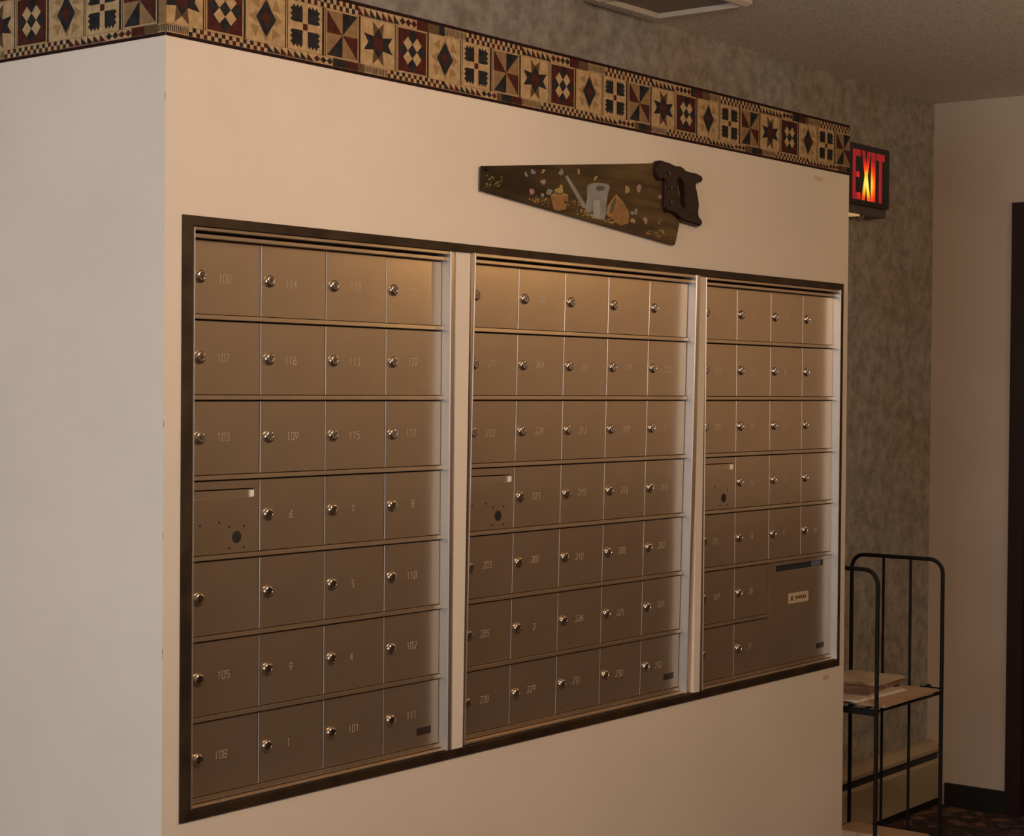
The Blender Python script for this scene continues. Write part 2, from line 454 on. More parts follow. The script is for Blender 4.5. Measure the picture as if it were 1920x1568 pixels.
def block_mesh(kind):
    b = MB(); w = PITCHB; h = BLK1 - BLK0

    def P(pts, m, k):
        b.poly([(p[0] * w, -LAY * k, p[1] * h) for p in pts], m)

    def R(x0, x1, z0, z1, m, k):
        P([(x0, z0), (x1, z0), (x1, z1), (x0, z1)], m, k)
    R(0, 1, 0, 1, 'ink_cream', 1)
    if kind in ('paw', 'pinwheel', 'nine'):
        R(.0, .022, 0, 1, 'ink_navy', 2); R(.05, .072, 0, 1, 'ink_brown', 2)
        R(.965, 1, 0, 1, 'ink_navy', 2)
    else:
        R(0, .018, 0, 1, 'ink_brown', 2)
    x0, x1, z0, z1 = .10, .93, .03, .97

    def Q(pts, m, k=3):
        P([(x0 + (x1 - x0) * p[0], z0 + (z1 - z0) * p[1]) for p in pts], m, k)
    if kind == 'star':
        Q([(.35, .35), (.65, .35), (.65, .65), (.35, .65)], 'ink_maroon', 4)
        for a in range(4):
            def rot(p):
                x, z = p[0] - .5, p[1] - .5
                for _ in range(a): x, z = -z, x
                return (x + .5, z + .5)
            Q([rot(p) for p in ((.35, .65), (.31, .985), (.5, .84), (.69, .985), (.65, .65))], 'ink_navy' if a % 2 else 'ink_brown', 4)
            Q([rot(p) for p in ((.35, .65), (.5, .84), (.65, .65))], 'ink_navy', 5)
    elif kind == 'nine':
        Q([(0, 0), (1, 0), (1, 1), (0, 1)], 'ink_maroon', 3)
        s = .165

        def D(cx, cz, m):
            Q([(cx - s, cz), (cx, cz - s), (cx + s, cz), (cx, cz + s)], m, 4)
        for cx in (.335, .665):
            for cz in (.335, .665): D(cx, cz, 'ink_cream')
        D(.5, .5, 'ink_navy'); D(.5, .83, 'ink_navy'); D(.5, .17, 'ink_navy'); D(.17, .5, 'ink_navy'); D(.83, .5, 'ink_navy')
    elif kind == 'diamond':
        for a in range(4):
            def rot(p):
                x, z = p[0] - .5, p[1] - .5
                for _ in range(a): x, z = -z, x
                return (x + .5, z + .5)
            Q([rot(p) for p in ((.30, .70), (.06, .80), (.32, .94))], 'ink_faint', 3)
            Q([rot(p) for p in ((.36, .76), (.5, 1.0), (.64, .76))], 'ink_faint', 3)
        Q([(.20, .5), (.5, .10), (.5, .90)], 'ink_navy', 4); Q([(.5, .10), (.80, .5), (.5, .90)], 'ink_navy', 4)
        Q([(.36, .5), (.5, .32), (.64, .5), (.5, .68)], 'ink_maroon', 5)
    elif kind == 'paw':
        R(.07, .965, 0, 1, 'ink_cream', 2)
        for sx in (-1, 1):
            for sz in (-1, 1):
                pts = [(.085, .085), (.40, .085), (.47, .13), (.40, .19), (.47, .24), (.40, .30), (.47, .37), (.40, .40), (.36, .47), (.30, .40), (.24, .47), (.19, .40), (.13, .47), (.085, .40)]
                pp = [(.5 + sx * p[0], .5 + sz * p[1]) for p in pts]
                Q(pp if sx * sz > 0 else pp[::-1], 'ink_navy', 4)
        Q([(.43, .43), (.57, .43), (.57, .57), (.43, .57)], 'ink_maroon', 4)
    else:
        c = (.5, .5)
        ring = [(0, 1), (.5, 1), (1, 1), (1, .5), (1, 0), (.5, 0), (0, 0), (0, .5)]
        cols = ['ink_tan', 'ink_navy', 'ink_tan', 'ink_maroon', 'ink_brown', 'ink_navy', 'ink_tan', 'ink_maroon']
        cols = ['ink_tan', 'ink_navy', 'ink_tan', 'ink_maroon', 'ink_tan', 'ink_navy', 'ink_tan', 'ink_maroon']
        for a in range(8):
            Q([c, ring[a], ring[(a + 1) % 8]], cols[a], 3)
    me = b.mesh('quilt_' + kind)
    return me


SEQ = ['star', 'nine', 'diamond', 'paw', 'pinwheel']
BM = {k: block_mesh(k) for k in SEQ}


def strip(b, x0, x1, z0, z1, off=0.0):
    """printed edging of little squares and triangles; off = distance along the print"""
    h = z1 - z0
    b.poly([(x0, -LAY, z0), (x1, -LAY, z0), (x1, -LAY, z1), (x0, -LAY, z1)], 'ink_cream')
    per = 5 * PITCHB
    x = x0
    k = 0
    cell = 0.0165
    while x < x1 - 1e-6:
        s = ((x + off) % per) / per
        e = min(x + cell, x1)
        y = -LAY * 2
        inks = ['ink_maroon', 'ink_navy']
        ink = inks[(k // 2) % 2]
        if s < .13:      # feathered dashes
            for q in range(4):
                a = x + (e - x) * (q * .25)
                b.poly([(a, y, z0 + h * .1), (a + (e - x) * .12, y, z0 + h * .1), (a + (e - x) * .19, y, z1 - h * .1), (a + (e - x) * .07, y, z1 - h * .1)], 'ink_navy')
        elif s < .50:    # chequer
            m = (x + e) / 2; zm = (z0 + z1) / 2
            b.poly([(x, y, z0), (m, y, z0), (m, y, zm), (x, y, zm)], ink)
            b.poly([(m, y, zm), (e, y, zm), (e, y, z1), (m, y, z1)], ink)
            b.poly([(x, y, zm), (m, y, zm), (m, y, z1), (x, y, z1)], 'ink_cream')
            b.poly([(m, y, z0), (e, y, z0), (e, y, zm), (m, y, zm)], 'ink_cream')
        elif s < .72:    # saw-tooth triangles
            b.poly([(x, y, z0 + h * .05), (e, y, z0 + h * .05), (x, y, z1 - h * .05)], ink)
        elif s < .84:    # diamonds
            m = (x + e) / 2; zm = (z0 + z1) / 2
            b.poly([(x, y, zm), (m, y, z0 + h * .08), (e, y, zm), (m, y, z1 - h * .08)], ink)
        else:            # dark oblongs
            b.poly([(x, y, z0), (e, y, z0), (e, y, z1), (x, y, z1)], ['ink_navy', 'ink_maroon', 'ink_brown'][k // 2 % 3])
        x = e; k += 1


def border(root, length, first, offset):
    """paper strip along local +x on the plane y = 0; first = list of (kind, start)"""
    b = MB(); b.box(0, length, -.0006, 0, BZ0, BZ1, 'ink_tan')
    sh = obj('paper_strip', b, root)
    b = MB()
    y = -.0006
    strip(b, 0, length, BZ0 + .0062, BLK0 - .001, offset)
    strip(b, 0, length, BLK1 + .001, BZ1 - .0062, offset + 2.6 * PITCHB)
    for z0, z1 in ((BZ0, BZ0 + .0055), (BZ1 - .0065, BZ1)):
        b.poly([(0, -LAY, z0), (length, -LAY, z0), (length, -LAY, z1), (0, -LAY, z1)], 'ink_edge')
    obj('printed_edging', b, root, (0, y, 0))
    for kind, s in first:
        o = obj('quilt_block', BM[kind], root, (s, y, BLK0))


rb = thing('wallpaper_border', 'brown patchwork quilt wallpaper border along the top of the mailbox wall', 'border', (0, 0, 0))
lst = []
k = 1
x = 0.0808
while x + PITCHB < XE + .002:
    lst.append((SEQ[k % 5], x)); x += PITCHB; k += 1
border(rb, XE, lst, 0.016)
lastk, lastx = SEQ[k % 5], x
# the star block that is folded round the corner shows mostly on the front wall
st = BM['star'].copy(); st.name = 'quilt_star_folded'
bmx = bmesh.new(); bmx.from_mesh(st)
bmesh.ops.bisect_plane(bmx, geom=bmx.verts[:] + bmx.edges[:] + bmx.faces[:], plane_co=(PITCHB - .0808, 0, 0), plane_no=(1, 0, 0), clear_inner=True)
bmx.to_mesh(st); bmx.free()
obj('quilt_block', st, rb, (0.0808 - PITCHB, -.0006, BLK0))
st = BM[lastk].copy(); st.name = 'quilt_cut_off'
bmx = bmesh.new(); bmx.from_mesh(st)
bmesh.ops.bisect_plane(bmx, geom=bmx.verts[:] + bmx.edges[:] + bmx.faces[:], plane_co=(XE - lastx, 0, 0), plane_no=(1, 0, 0), clear_outer=True)
bmx.to_mesh(st); bmx.free()
obj('quilt_block', st, rb, (lastx, -.0006, BLK0))
rl = thing('wallpaper_border', 'short piece of patchwork quilt wallpaper border on the pale side wall', 'border', (0, YG, 0), rot=(0, 0, math.radians(-90)))
lst = []
LEN = YG
xe = LEN - .017
k = 4
while xe - PITCHB > -.002:
    lst.append((SEQ[k % 5], xe - PITCHB)); xe -= PITCHB; k -= 1
border(rl, LEN, lst, 5 * PITCHB - LEN + .02)

# ------------------------------------------------------------------ brown trim round the mailboxes
tr = thing('trim_1', 'dark brown mitred wooden trim framing the mailbox panels', 'trim', (0, 0, 0), kind='structure')
TX0, TX1, TZ0, TZ1 = 0.0375, 2.3610, 0.729, 1.7505
TI0, TI1, TIZ0, TIZ1 = 0.0575, 2.3545, 0.7460, 1.7340


def trim_board(outer_a, outer_b, inner_b, inner_a):
    b = MB(); yo, yi = -.003, -.0055
    P = [(outer_a[0], 0.0, outer_a[1]), (outer_b[0], 0.0, outer_b[1]), (inner_b[0], 0.0, inner_b[1]), (inner_a[0], 0.0, inner_a[1]),
         (outer_a[0], yo, outer_a[1]), (outer_b[0], yo, outer_b[1]), (inner_b[0], yi, inner_b[1]), (inner_a[0], yi, inner_a[1])]
    k = b.mi('trim_brown'); b.v = P
    for q in ((0, 1, 2, 3), (4, 5, 6, 7), (0, 1, 5, 4), (1, 2, 6, 5), (2, 3, 7, 6), (3, 0, 4, 7)):
        b.f.append(list(q)); b.m.append(k)
    obj('trim_board', b, tr)


trim_board((TX0, TZ1), (TX1, TZ1), (TI1, TIZ1), (TI0, TIZ1))
trim_board((TX0, TZ0), (TX1, TZ0), (TI1, TIZ0), (TI0, TIZ0))
trim_board((TX0, TZ0), (TX0, TZ1), (TI0, TIZ1), (TI0, TIZ0))
trim_board((TX1, TZ0), (TX1, TZ1), (TI1, TIZ1), (TI1, TIZ0))

# ------------------------------------------------------------------ mailbox units
RP = 0.1378
ROW_B = [1.5780 - RP * i for i in range(7)]     # lower edge of each row's rail
DOOR_Y = 0.020       # front of the doors
U_TOP, U_BOT = 1.7340, 0.7460
FY = 0.001          # front of the unit frames

STROKES = {  # on a 2 x 4 grid
    '0': [((0, 0), (2, 0)), ((2, 0), (2, 4)), ((2, 4), (0, 4)), ((0, 4), (0, 0))],
    '1': [((1, 0), (1, 4)), ((1, 4), (.3, 3.2))],
    '2': [((0, 4), (2, 4)), ((2, 4), (2, 2.2)), ((2, 2.2), (0, 0)), ((0, 0), (2, 0))],
    '3': [((0, 4), (2, 4)), ((2, 4), (1, 2.2)), ((1, 2.2), (2, 1.6)), ((2, 1.6), (2, 0)), ((2, 0), (0, 0))],
    '4': [((1.5, 0), (1.5, 4)), ((1.5, 4), (0, 1.3)), ((0, 1.3), (2, 1.3))],
    '5': [((2, 4), (0, 4)), ((0, 4), (0, 2.3)), ((0, 2.3), (2, 2.3)), ((2, 2.3), (2, 0)), ((2, 0), (0, 0))],
    '6': [((1.8, 4), (0, 2)), ((0, 2), (0, 0)), ((0, 0), (2, 0)), ((2, 0), (2, 2)), ((2, 2), (0, 2))],
    '7': [((0, 4), (2, 4)), ((2, 4), (.7, 0))],
    '8': [((0, 0), (2, 0)), ((2, 0), (2, 4)), ((2, 4), (0, 4)), ((0, 4), (0, 0)), ((0, 2.1), (2, 2.1))],
    '9': [((2, 2), (0, 2)), ((0, 2), (0, 4)), ((0, 4), (2, 4)), ((2, 4), (2, 2)), ((2, 2), (.4, 0))],
}


def number_mesh(txt):
    b = MB(); s = .0033; th = .00050; x = 0
    for ch in txt:
        for (a, c) in STROKES[ch]:
            A = Vector((x + a[0] * s, 0, a[1] * s)); C = Vector((x + c[0] * s, 0, c[1] * s))
            dv = C - A; L = dv.length; dv.normalize(); nv = Vector((-dv.z, 0, dv.x)) * th
            n = max(2, int(L / .0022))           # punched as rows of short dashes
            for q in range(n):
                p = A + dv * (L * q / n); e = A + dv * (L * (q + .55) / n)
                b.prism([((p + nv).x, (p + nv).z), ((p - nv).x, (p - nv).z), ((e - nv).x, (e - nv).z), ((e + nv).x, (e + nv).z)], -.0004, .0001, 'engraving_glint')
        x += s * 3.1
    for i, v_ in enumerate(b.v):
        b.v[i] = (v_[0] - (x - s * 1.1) / 2, v_[1], v_[2] - 2 * s)
    return b.mesh('number')


def lock_mesh():
    b = MB()
    b.lathe([(.0112, .001), (.0112, -.0022), (.0104, -.0042), (.0085, -.0056), (.0072, -.0058), (.0068, -.0046), (.0050, -.0046)], 'chrome', 22)
    b.box(-.0006, .0006, -.0049, -.0044, -.0038, .0038, 'dark_gap')
    b.lathe([(.0012, -.0044), (.0012, -.0049)], 'dark_gap', 8)
    return b.mesh('lock', True)


LOCK = lock_mesh()


def keyhole_mesh():
    b = MB(); b.lathe([(.0105, .0005), (.0105, -.0008), (.0088, -.0010)], 'dark_gap', 22)
    b.box(-.001, .001, -.0014, -.0009, -.004, .004, 'plate_brown')
    return b.mesh('keyhole', True)


KEYH = keyhole_mesh()
b = MB(); b.lathe([(.0022, .0005), (.0022, -.0006), (.0012, -.0010)], 'plate_brown', 10)
RIVET = b.mesh('rivet', True)
b = MB(); b.cbox(-.021, .021, -.0008, .0005, -.0075, .0075, .0004, 'plate_brown'); b.box(-.016, -.007, -.0011, -.0008, -.004, .004, 'dark_gap')
PLATE = b.mesh('maker_plate')


def mailbox_unit(label, x0, cp, ncol, inner_l, outer_l, inner_r, outer_r, numbers, lean=0.0, merged=False):
    root = thing('mailbox_unit', label, 'mailbox panel', (x0, 0, U_TOP), 'aluminium mailbox panels set in the wall', rot=(lean, 0, 0))
    ox, oz = x0, U_TOP
    xr = x0 + cp * ncol

    def Z(z): return z - oz
    # frame
    b = MB()
    b.box(outer_l - ox, inner_l - .0058 - ox, FY, .045, Z(U_BOT), 0, 'aluminium')
    b.box(inner_l - .0058 - ox, inner_l - .0038 - ox, FY + .004, .045, Z(U_BOT), 0, 'dark_gap')
    b.cbox(inner_l - .0038 - ox, inner_l - ox, FY - .0005, .045, Z(U_BOT), 0, .0012, 'bright_aluminium'); obj('frame_stile', b, root)
    b = MB()
    b.cbox(inner_r - ox, inner_r + .0040 - ox, FY - .0035, .045, Z(U_BOT), 0, .0012, 'bright_aluminium')
    b.box(inner_r + .0040 - ox, inner_r + .0075 - ox, FY + .004, .045, Z(U_BOT), 0, 'dark_gap')
    b.box(inner_r + .0075 - ox, max(inner_r + .0080, outer_r - .0015) - ox, FY, .045, Z(U_BOT), 0, 'aluminium')
    b.box(max(inner_r + .0080, outer_r - .0015) - ox, outer_r - ox, FY + .003, .045, Z(U_BOT), 0, 'dark_gap'); obj('frame_stile', b, root)
    il, ir = inner_l - ox, inner_r - ox
    b = MB(); b.cbox(il, ir, FY, .045, Z(U_TOP - .0070), Z(U_TOP), .001, 'aluminium'); obj('frame_rail', b, root)
    b = MB(); b.cbox(il, ir, .006, .045, Z(ROW_B[0] + RP - .0010), Z(U_TOP - .0118), .001, 'aluminium'); obj('header', b, root)
    b = MB(); b.cbox(il, ir, FY, .045, Z(U_BOT), Z(ROW_B[6] - .0008), .0015, 'aluminium'); obj('frame_rail', b, root)
    b = MB(); b.box(il, ir, .034, .045, Z(U_BOT), 0, 'dark_gap'); obj('back_panel', b, root)
    # row rails
    for r in range(7):
        e = xr - ox
        if merged and r == 5: e = cp * 2
        b = MB(); zb = Z(ROW_B[r]); zt = zb + .0084
        k = b.mi('aluminium')
        y0 = .0145
        b.v = [(il, y0 + .001, zb), (e, y0 + .001, zb), (e, y0, zb + .001), (il, y0, zb + .001),
               (e, y0 + .0004, zt - .0006), (il, y0 + .0004, zt - .0006), (e, .034, zt), (il, .034, zt), (e, .034, zb), (il, .034, zb)]
        for q in ((0, 1, 2, 3), (3, 2, 4, 5), (5, 4, 6, 7), (7, 6, 8, 9), (9, 8, 1, 0), (0, 3, 5, 7, 9), (1, 8, 6, 4, 2)):
            b.f.append(list(q)); b.m.append(k)
        obj('row_rail', b, root)
    # doors
    dw = cp - .0017; dh = RP - .0090 - .0024
    dmb = MB(); dmb.cbox(0, dw, 0, .012, 0, dh, .0008, 'aluminium')
    kb = dmb.mi('bright_aluminium'); dmb.m[8] = kb; dmb.m[9] = kb      # left edge in brighter metal, standing in for the light it catches
    DOOR = dmb.mesh('door')
    mb2 = MB()      # collection-lock door: folded slot lip on top
    mb2.cbox(0, dw, 0, .012, 0, dh - .030, .0007, 'aluminium')
    mb2.poly([(0, 0.0007, dh - .030), (dw, .0007, dh - .030), (dw, .0009, dh - .0165), (0, .0009, dh - .0165)], 'aluminium')
    mb2.cbox(0, dw, -.0005, .012, dh - .0145, dh, .0007, 'aluminium')
    mb2.box(0, dw, .008, .012, dh - .030, dh - .0145, 'dark_gap')
    mb2.box(dw - .014, dw, .0005, .012, dh - .031, dh - .014, 'aluminium')
    MDOOR = mb2.mesh('master_door')
    for r in range(7):
        for c in range(ncol):
            if merged and r >= 5 and c >= 2:
                continue
            dx = cp * c + .0008; dz = Z(ROW_B[r]) + .0090
            jit = random.uniform(-.0016, .0016)
            master = (r == 3 and c == 0)
            dr = obj('door', MDOOR if master else DOOR, root, (dx, DOOR_Y, dz), (random.uniform(-.0025, .0025), 0, random.uniform(-.003, .003)))
            if master:
                dr['label'] = 'blank collection door with slot lip, keyhole and rivets'
                kx, kz = .1837 - .0745, 1.2011 - ROW_B[3] - .0090
                obj('keyhole', KEYH, dr, (kx, 0, kz))
                for sx in (-1, 1):
                    for sz in (-1, 1):
                        obj('rivet', RIVET, dr, (kx + sx * .0175, 0, kz + sz * .0185))
                obj('rivet', RIVET, dr, (.024, 0, kz + .024)); obj('rivet', RIVET, dr, (.068, 0, kz + .027))
                b = MB(); b.cbox(-.0042, .0042, -.004, .002, -.006, .006, .0015, 'tab_glint')
                obj('slot_tab', b, dr, (kx + .0345, 0, kz + .0745))
                continue
            obj('lock', LOCK, dr, (.0205 if c else .0215, 0, dh * .50 + .0005), (0, random.uniform(-.5, .5), 0))
            t = numbers[r][c] if numbers[r][c:c + 1] else ''
            if t:
                obj('number', number_mesh(t), dr, (.078 + random.uniform(-.004, .004), 0, dh * .50 + random.uniform(-.003, .003)))
            if r == 6 and c == ncol - 1:
                obj('maker_plate', PLATE, dr, (.118, 0, .030), (0, -.02, 0))['label'] = 'small dark brown maker plate'
    if merged:
        bw = cp * 2 - .0022; bh = RP * 2 - .0105
        sx0, sx1 = 2.0572 - (x0 + cp * 2), 2.3053 - (x0 + cp * 2)
        szm = 1.0072 - ROW_B[6] - .0090
        b = MB(); b.cbox(0, bw, 0, .012, 0, szm - .008, .0007, 'aluminium')
        b.cbox(0, bw, 0, .012, szm + .008, bh, .0007, 'aluminium')
        b.box(0, sx0, 0.0004, .012, szm - .008, szm + .008, 'aluminium'); b.box(sx1, bw, 0.0004, .012, szm - .008, szm + .008, 'aluminium')
        dr = obj('door', b, root, (cp * 2 + .0011, DOOR_Y, Z(ROW_B[6]) + .0090))
        dr['label'] = 'large outgoing mail door with a dark slot'
        b = MB(); b.box(sx0, sx1, .006, .012, szm - .008, szm + .008, 'slot_dark'); obj('mail_slot', b, dr)
        b = MB(); b.box(sx1 - .055, sx1 - .010, .0025, .0055, szm - .007, szm + .007, 'envelope_blue'); obj('slot_flap', b, dr)
        lx, lz = 2.1740 - (x0 + cp * 2), .9260 - ROW_B[6] - .0090
        b = MB(); b.box(-.052, .052, -.0006, .0002, -.0135, .0135, 'sticker')
        b.poly([(-.040, -.0008, -.006), (-.030, -.0008, -.006), (-.032, -.0008, .007), (-.041, -.0008, .004)], 'sticker_ink')
        for q in range(6):
            a = -.018 + q * .0098
            b.poly([(a, -.0008, -.004), (a + .007, -.0008, -.004), (a + .007, -.0008, .004), (a + .003, -.0008, .005), (a, -.0008, .004)], 'sticker_ink')
        obj('sticker', b, dr, (lx, 0, lz))['label'] = 'small cream printed sticker'
        obj('maker_plate', PLATE, dr, (2.292 - (x0 + cp * 2), 0, .7880 - ROW_B[6] - .0090), (0, -.02, 0))['label'] = 'small dark brown maker plate'
    return root


N1 = [['100', '114', '118', '121'], ['107', '116', '113', '122'], ['103', '109', '115', '117'], ['', '6', '7', '8'],
      ['', '', '3', '110'], ['105', '9', '4', '102'], ['108', '1', '101', '111']]
N2 = [['213', '206', '214', '217', '221'], ['211', '204', '201', '219', '220'], ['222', '224', '212', '209', '21'], ['', '223', '215', '216', '218'],
      ['203', '207', '210', '208', '202'], ['205', '2', '226', '225', '227'], ['228', '229', '231', '230', '232']]
N3 = [['301', '31', '32', '33'], ['304', '35', '36', '37'], ['308', '39', '10', '11'], ['', '12', '13', '14'], ['315', '16', '17', '18'], ['319', '20'], ['', '21']]
mailbox_unit('aluminium mailbox panel of four columns nearest the outer wall corner', .0745, .1644, 4, .0690, .0580, .7325, .7500, N1)
mailbox_unit('five-column aluminium mailbox panel leaning out at its top, between two other panels', .8050, .1621, 5, .8035, .7950, 1.6170, 1.6400, N2, lean=0.0)
mailbox_unit('aluminium mailbox panel with outgoing mail slot and cream sticker', 1.6890, .1643, 4, 1.6840, 1.6760, 2.3460, 2.3545, N3, merged=True)
u2 = [o for o in bpy.data.objects if o.name.startswith('mailbox_unit')][1]
u2.rotation_euler = (math.radians(1.06), 0, 0); u2.location.y = -.010

for i, (a, c, a2, c2) in enumerate(((.7500, .7945, .7500, .7815), (1.6420, 1.6750, 1.6390, 1.6640))):
    b = MB(); b.prism([(a, U_TOP), (a2, U_BOT), (c2, U_BOT), (c, U_TOP)], -.001, .03, 'wall_paint')
    struct('trim_%d' % (i + 2), b, 'narrow cream upright between mailbox panels, ' + ('beside the four-column panel by the corner' if i == 0 else 'beside the panel with the mail slot'), 'trim')

# ------------------------------------------------------------------ painted handsaw
SY = -0.0075


def zp(x, y):            # pixel inside the saw detail view -> photo pixel
    return 880 + x / 4.174, 280 + y / 4.174


def sp(x, y, py=SY):
    u, v = zp(x, y); return at(u, v, 1, py)


saw = thing('handsaw', 'old handsaw with painted garden scene hanging above the mailboxes', 'saw', tuple(sp(1450, 110)))
SO = sp(1450, 110)


def loc(x, y): p = sp(x, y); return (p.x - SO.x, p.z - SO.z)


b = MB()
top = [loc(90, 130), loc(500, 124), loc(1000, 117), loc(1450, 110), loc(1560, 200), loc(1645, 555), loc(1620, 690), loc(1605, 748)]
A = loc(1600, 744); Bp = loc(86, 312)
teeth = []
NT = 104
for i in range(NT):
    t0 = i / NT; t1 = (i + .65) / NT
    px, pz = A[0] + (Bp[0] - A[0]) * t0, A[1] + (Bp[1] - A[1]) * t0
    teeth.append((px, pz))
    qx, qz = A[0] + (Bp[0] - A[0]) * t1, A[1] + (Bp[1] - A[1]) * t1
    teeth.append((qx - .0006, qz - .0036))
outline = top + teeth + [Bp]
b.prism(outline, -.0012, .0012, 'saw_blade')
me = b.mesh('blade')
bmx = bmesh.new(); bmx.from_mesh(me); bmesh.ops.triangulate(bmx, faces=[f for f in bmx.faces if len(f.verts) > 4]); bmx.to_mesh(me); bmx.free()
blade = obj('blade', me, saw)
blade['label'] = 'brown painted blade with garden pots and flowers'


def painted(name, polys):
    """polys: list of (ink, layer, [(x, y) ...])"""
    b = MB()
    for ink, k, pts in polys:
        b.poly([(loc(*p)[0], -.0012 - .0003 * k, loc(*p)[1]) for p in pts], ink)
    me = b.mesh(name)
    return obj(name, me, blade)


def ell(cx, cy, rx, ry, n=16):
    return [(cx + rx * math.cos(2 * math.pi * i / n), cy + ry * math.sin(2 * math.pi * i / n)) for i in range(n)]


painted('painted_watering_can', [
    ('paint_grey', 1, [(915, 300), (940, 275), (1060, 275), (1095, 300), (1080, 350), (1070, 420), (1065, 500), (1050, 555), (960, 540), (900, 505), (905, 430), (920, 380)]),
    ('paint_grey', 2, ell(1005, 290, 88, 28)),
    ('slot_dark', 3, ell(1018, 306, 36, 20)),
    ('paint_lightgrey', 2, [(965, 400), (1020, 400), (1015, 545), (970, 540)]),
    ('paint_grey', 1, [(745, 215), (765, 205), (900, 420), (905, 465), (880, 455)]),
    ('paint_grey', 1, [(690, 190), (720, 145), (735, 185), (715, 205)]),
])
painted('painted_flower_pot', [
    ('paint_terracotta', 1, [(632, 365), (770, 365), (750, 470), (690, 482), (655, 470)]),
    ('paint_orange', 2, ell(700, 358, 70, 16)),
    ('paint_yellow', 3, [(655, 345), (665, 310), (700, 300), (705, 275), (725, 285), (728, 345), (690, 352)]),
    ('slot_dark', 4, [(648, 318), (690, 345), (730, 340), (720, 352), (685, 356), (650, 335)]),
])
painted('painted_tipped_pot', [
    ('paint_terracotta', 1, [(1110, 400), (1145, 350), (1200, 410), (1250, 500), (1240, 580), (1180, 598), (1120, 560), (1065, 500)]),
    ('paint_orange', 2, [(1065, 505), (1080, 440), (1120, 380), (1148, 350), (1155, 380), (1140, 450), (1115, 520), (1085, 530)]),
    ('slot_dark', 3, [(1092, 490), (1105, 430), (1138, 372), (1145, 395), (1130, 460), (1108, 510)]),
])


def blossom(cx, cy, rx, ry, ink):
    rnd = random.Random(int(cx * 7 + cy))
    ps = []
    for q in range(3):
        ox, oy = cx + rx * rnd.uniform(-.45, .45), cy + ry * rnd.uniform(-.5, .5)
        ax, ay = rx * rnd.uniform(.30, .55), ry * rnd.uniform(.30, .55)
        ps.append((ink, q + 1, [(ox + ax * math.cos(t) * rnd.uniform(.8, 1.1), oy + ay * math.sin(t) * rnd.uniform(.8, 1.1)) for t in [2 * math.pi * i / 9 for i in range(9)]]))
    painted('painted_flower', ps)


for a in ((575, 175, 22, 26, 'paint_yellow'), (575, 240, 34, 40, 'paint_pink'), (480, 325, 30, 42, 'paint_pink'), (610, 330, 40, 34, 'paint_blue'),
          (570, 350, 28, 28, 'paint_blue'), (492, 170, 26, 34, 'paint_blue'), (435, 190, 20, 40, 'paint_grey'), (848, 190, 16, 46, 'paint_yellow'),
          (985, 225, 22, 24, 'paint_yellow'), (1232, 315, 24, 46, 'paint_yellow'), (1318, 310, 32, 54, 'paint_pink'), (1285, 490, 36, 36, 'paint_blue'),
          (1365, 545, 36, 42, 'paint_pink'), (1490, 385, 20, 34, 'paint_pink'), (1480, 565, 22, 26, 'paint_green'), (1270, 555, 28, 30, 'paint_yellow')):
    blossom(*a)
rnd = random.Random(5)
for cx, cy, n, rx, ry in ((185, 250, 26, 70, 44), (540, 410, 30, 80, 40), (900, 505, 30, 60, 30), (800, 430, 14, 60, 24), (1460, 665, 36, 80, 40), (1090, 560, 18, 50, 20)):
    ps = []
    for i in range(n):
        x, y = cx + rnd.uniform(-rx, rx), cy + rnd.uniform(-ry, ry)
        if y > 312 + (x - 86) * .285 - 14: y -= 40
        s = rnd.uniform(4, 9)
        ps.append((rnd.choice(['paint_yellow', 'paint_green', 'paint_yellow', 'paint_orange']), 1 + i % 3, [(x - s, y), (x, y - s * 1.3), (x + s, y), (x, y + s)]))
    painted('painted_blossoms', ps)


def curve_plate(name, loops, thick, bevel, matname):
    cu = bpy.data.curves.new(name, 'CURVE'); cu.dimensions = '2D'; cu.fill_mode = 'BOTH'
    cu.extrude = thick / 2 - bevel; cu.bevel_depth = bevel; cu.bevel_resolution = 2; cu.offset = -bevel
    for lp in loops:
        s = cu.splines.new('BEZIER'); s.bezier_points.add(len(lp) - 1); s.use_cyclic_u = True
        for bp_, p in zip(s.bezier_points, lp):
            bp_.co = (p[0], p[1], 0); bp_.handle_left_type = bp_.handle_right_type = 'AUTO'
        s.resolution_u = 5
    tmp = bpy.data.objects.new(name + '_tmp', cu); COL.objects.link(tmp)
    dg = bpy.context.evaluated_depsgraph_get(); dg.update()
    me = bpy.data.meshes.new_from_object(tmp.evaluated_get(dg))
    bpy.data.objects.remove(tmp, do_unlink=True); bpy.data.curves.remove(cu)
    me.transform(Matrix.Rotation(math.radians(90), 4, 'X'))
    me.materials.clear(); me.materials.append(MATS[matname])
    me.name = name
    return me


hout = [(1447, 108), (1520, 103), (1590, 132), (1640, 142), (1668, 168), (1700, 180), (1770, 200), (1798, 228), (1792, 255), (1760, 262), (1748, 275), (1757, 340), (1770, 430),
        (1768, 520), (1795, 568), (1788, 597), (1735, 588), (1680, 572), (1630, 552), (1590, 512), (1545, 492), (1512, 478), (1505, 400), (1508, 300), (1498, 242), (1452, 238)]
hhole = [(1604, 240), (1632, 244), (1652, 300), (1662, 390), (1660, 440), (1640, 450), (1622, 390), (1608, 310)]
hm = curve_plate('handle', [[loc(*p) for p in hout], [loc(*p) for p in hhole]], .018, .004, 'saw_wood')
hd = obj('handle', hm, saw, (0, -.002, 0))
hd['label'] = 'dark brown carved wooden handle'
for p in ((1530, 190), (1545, 300), (1545, 420)):
    b = MB(); b.lathe([(.0045, .001), (.0045, -.0012), (.003, -.0016)], 'plate_brown', 12)
    obj('rivet', b.mesh('saw_rivet', True), hd, (loc(*p)[0], -.0105, loc(*p)[1]))
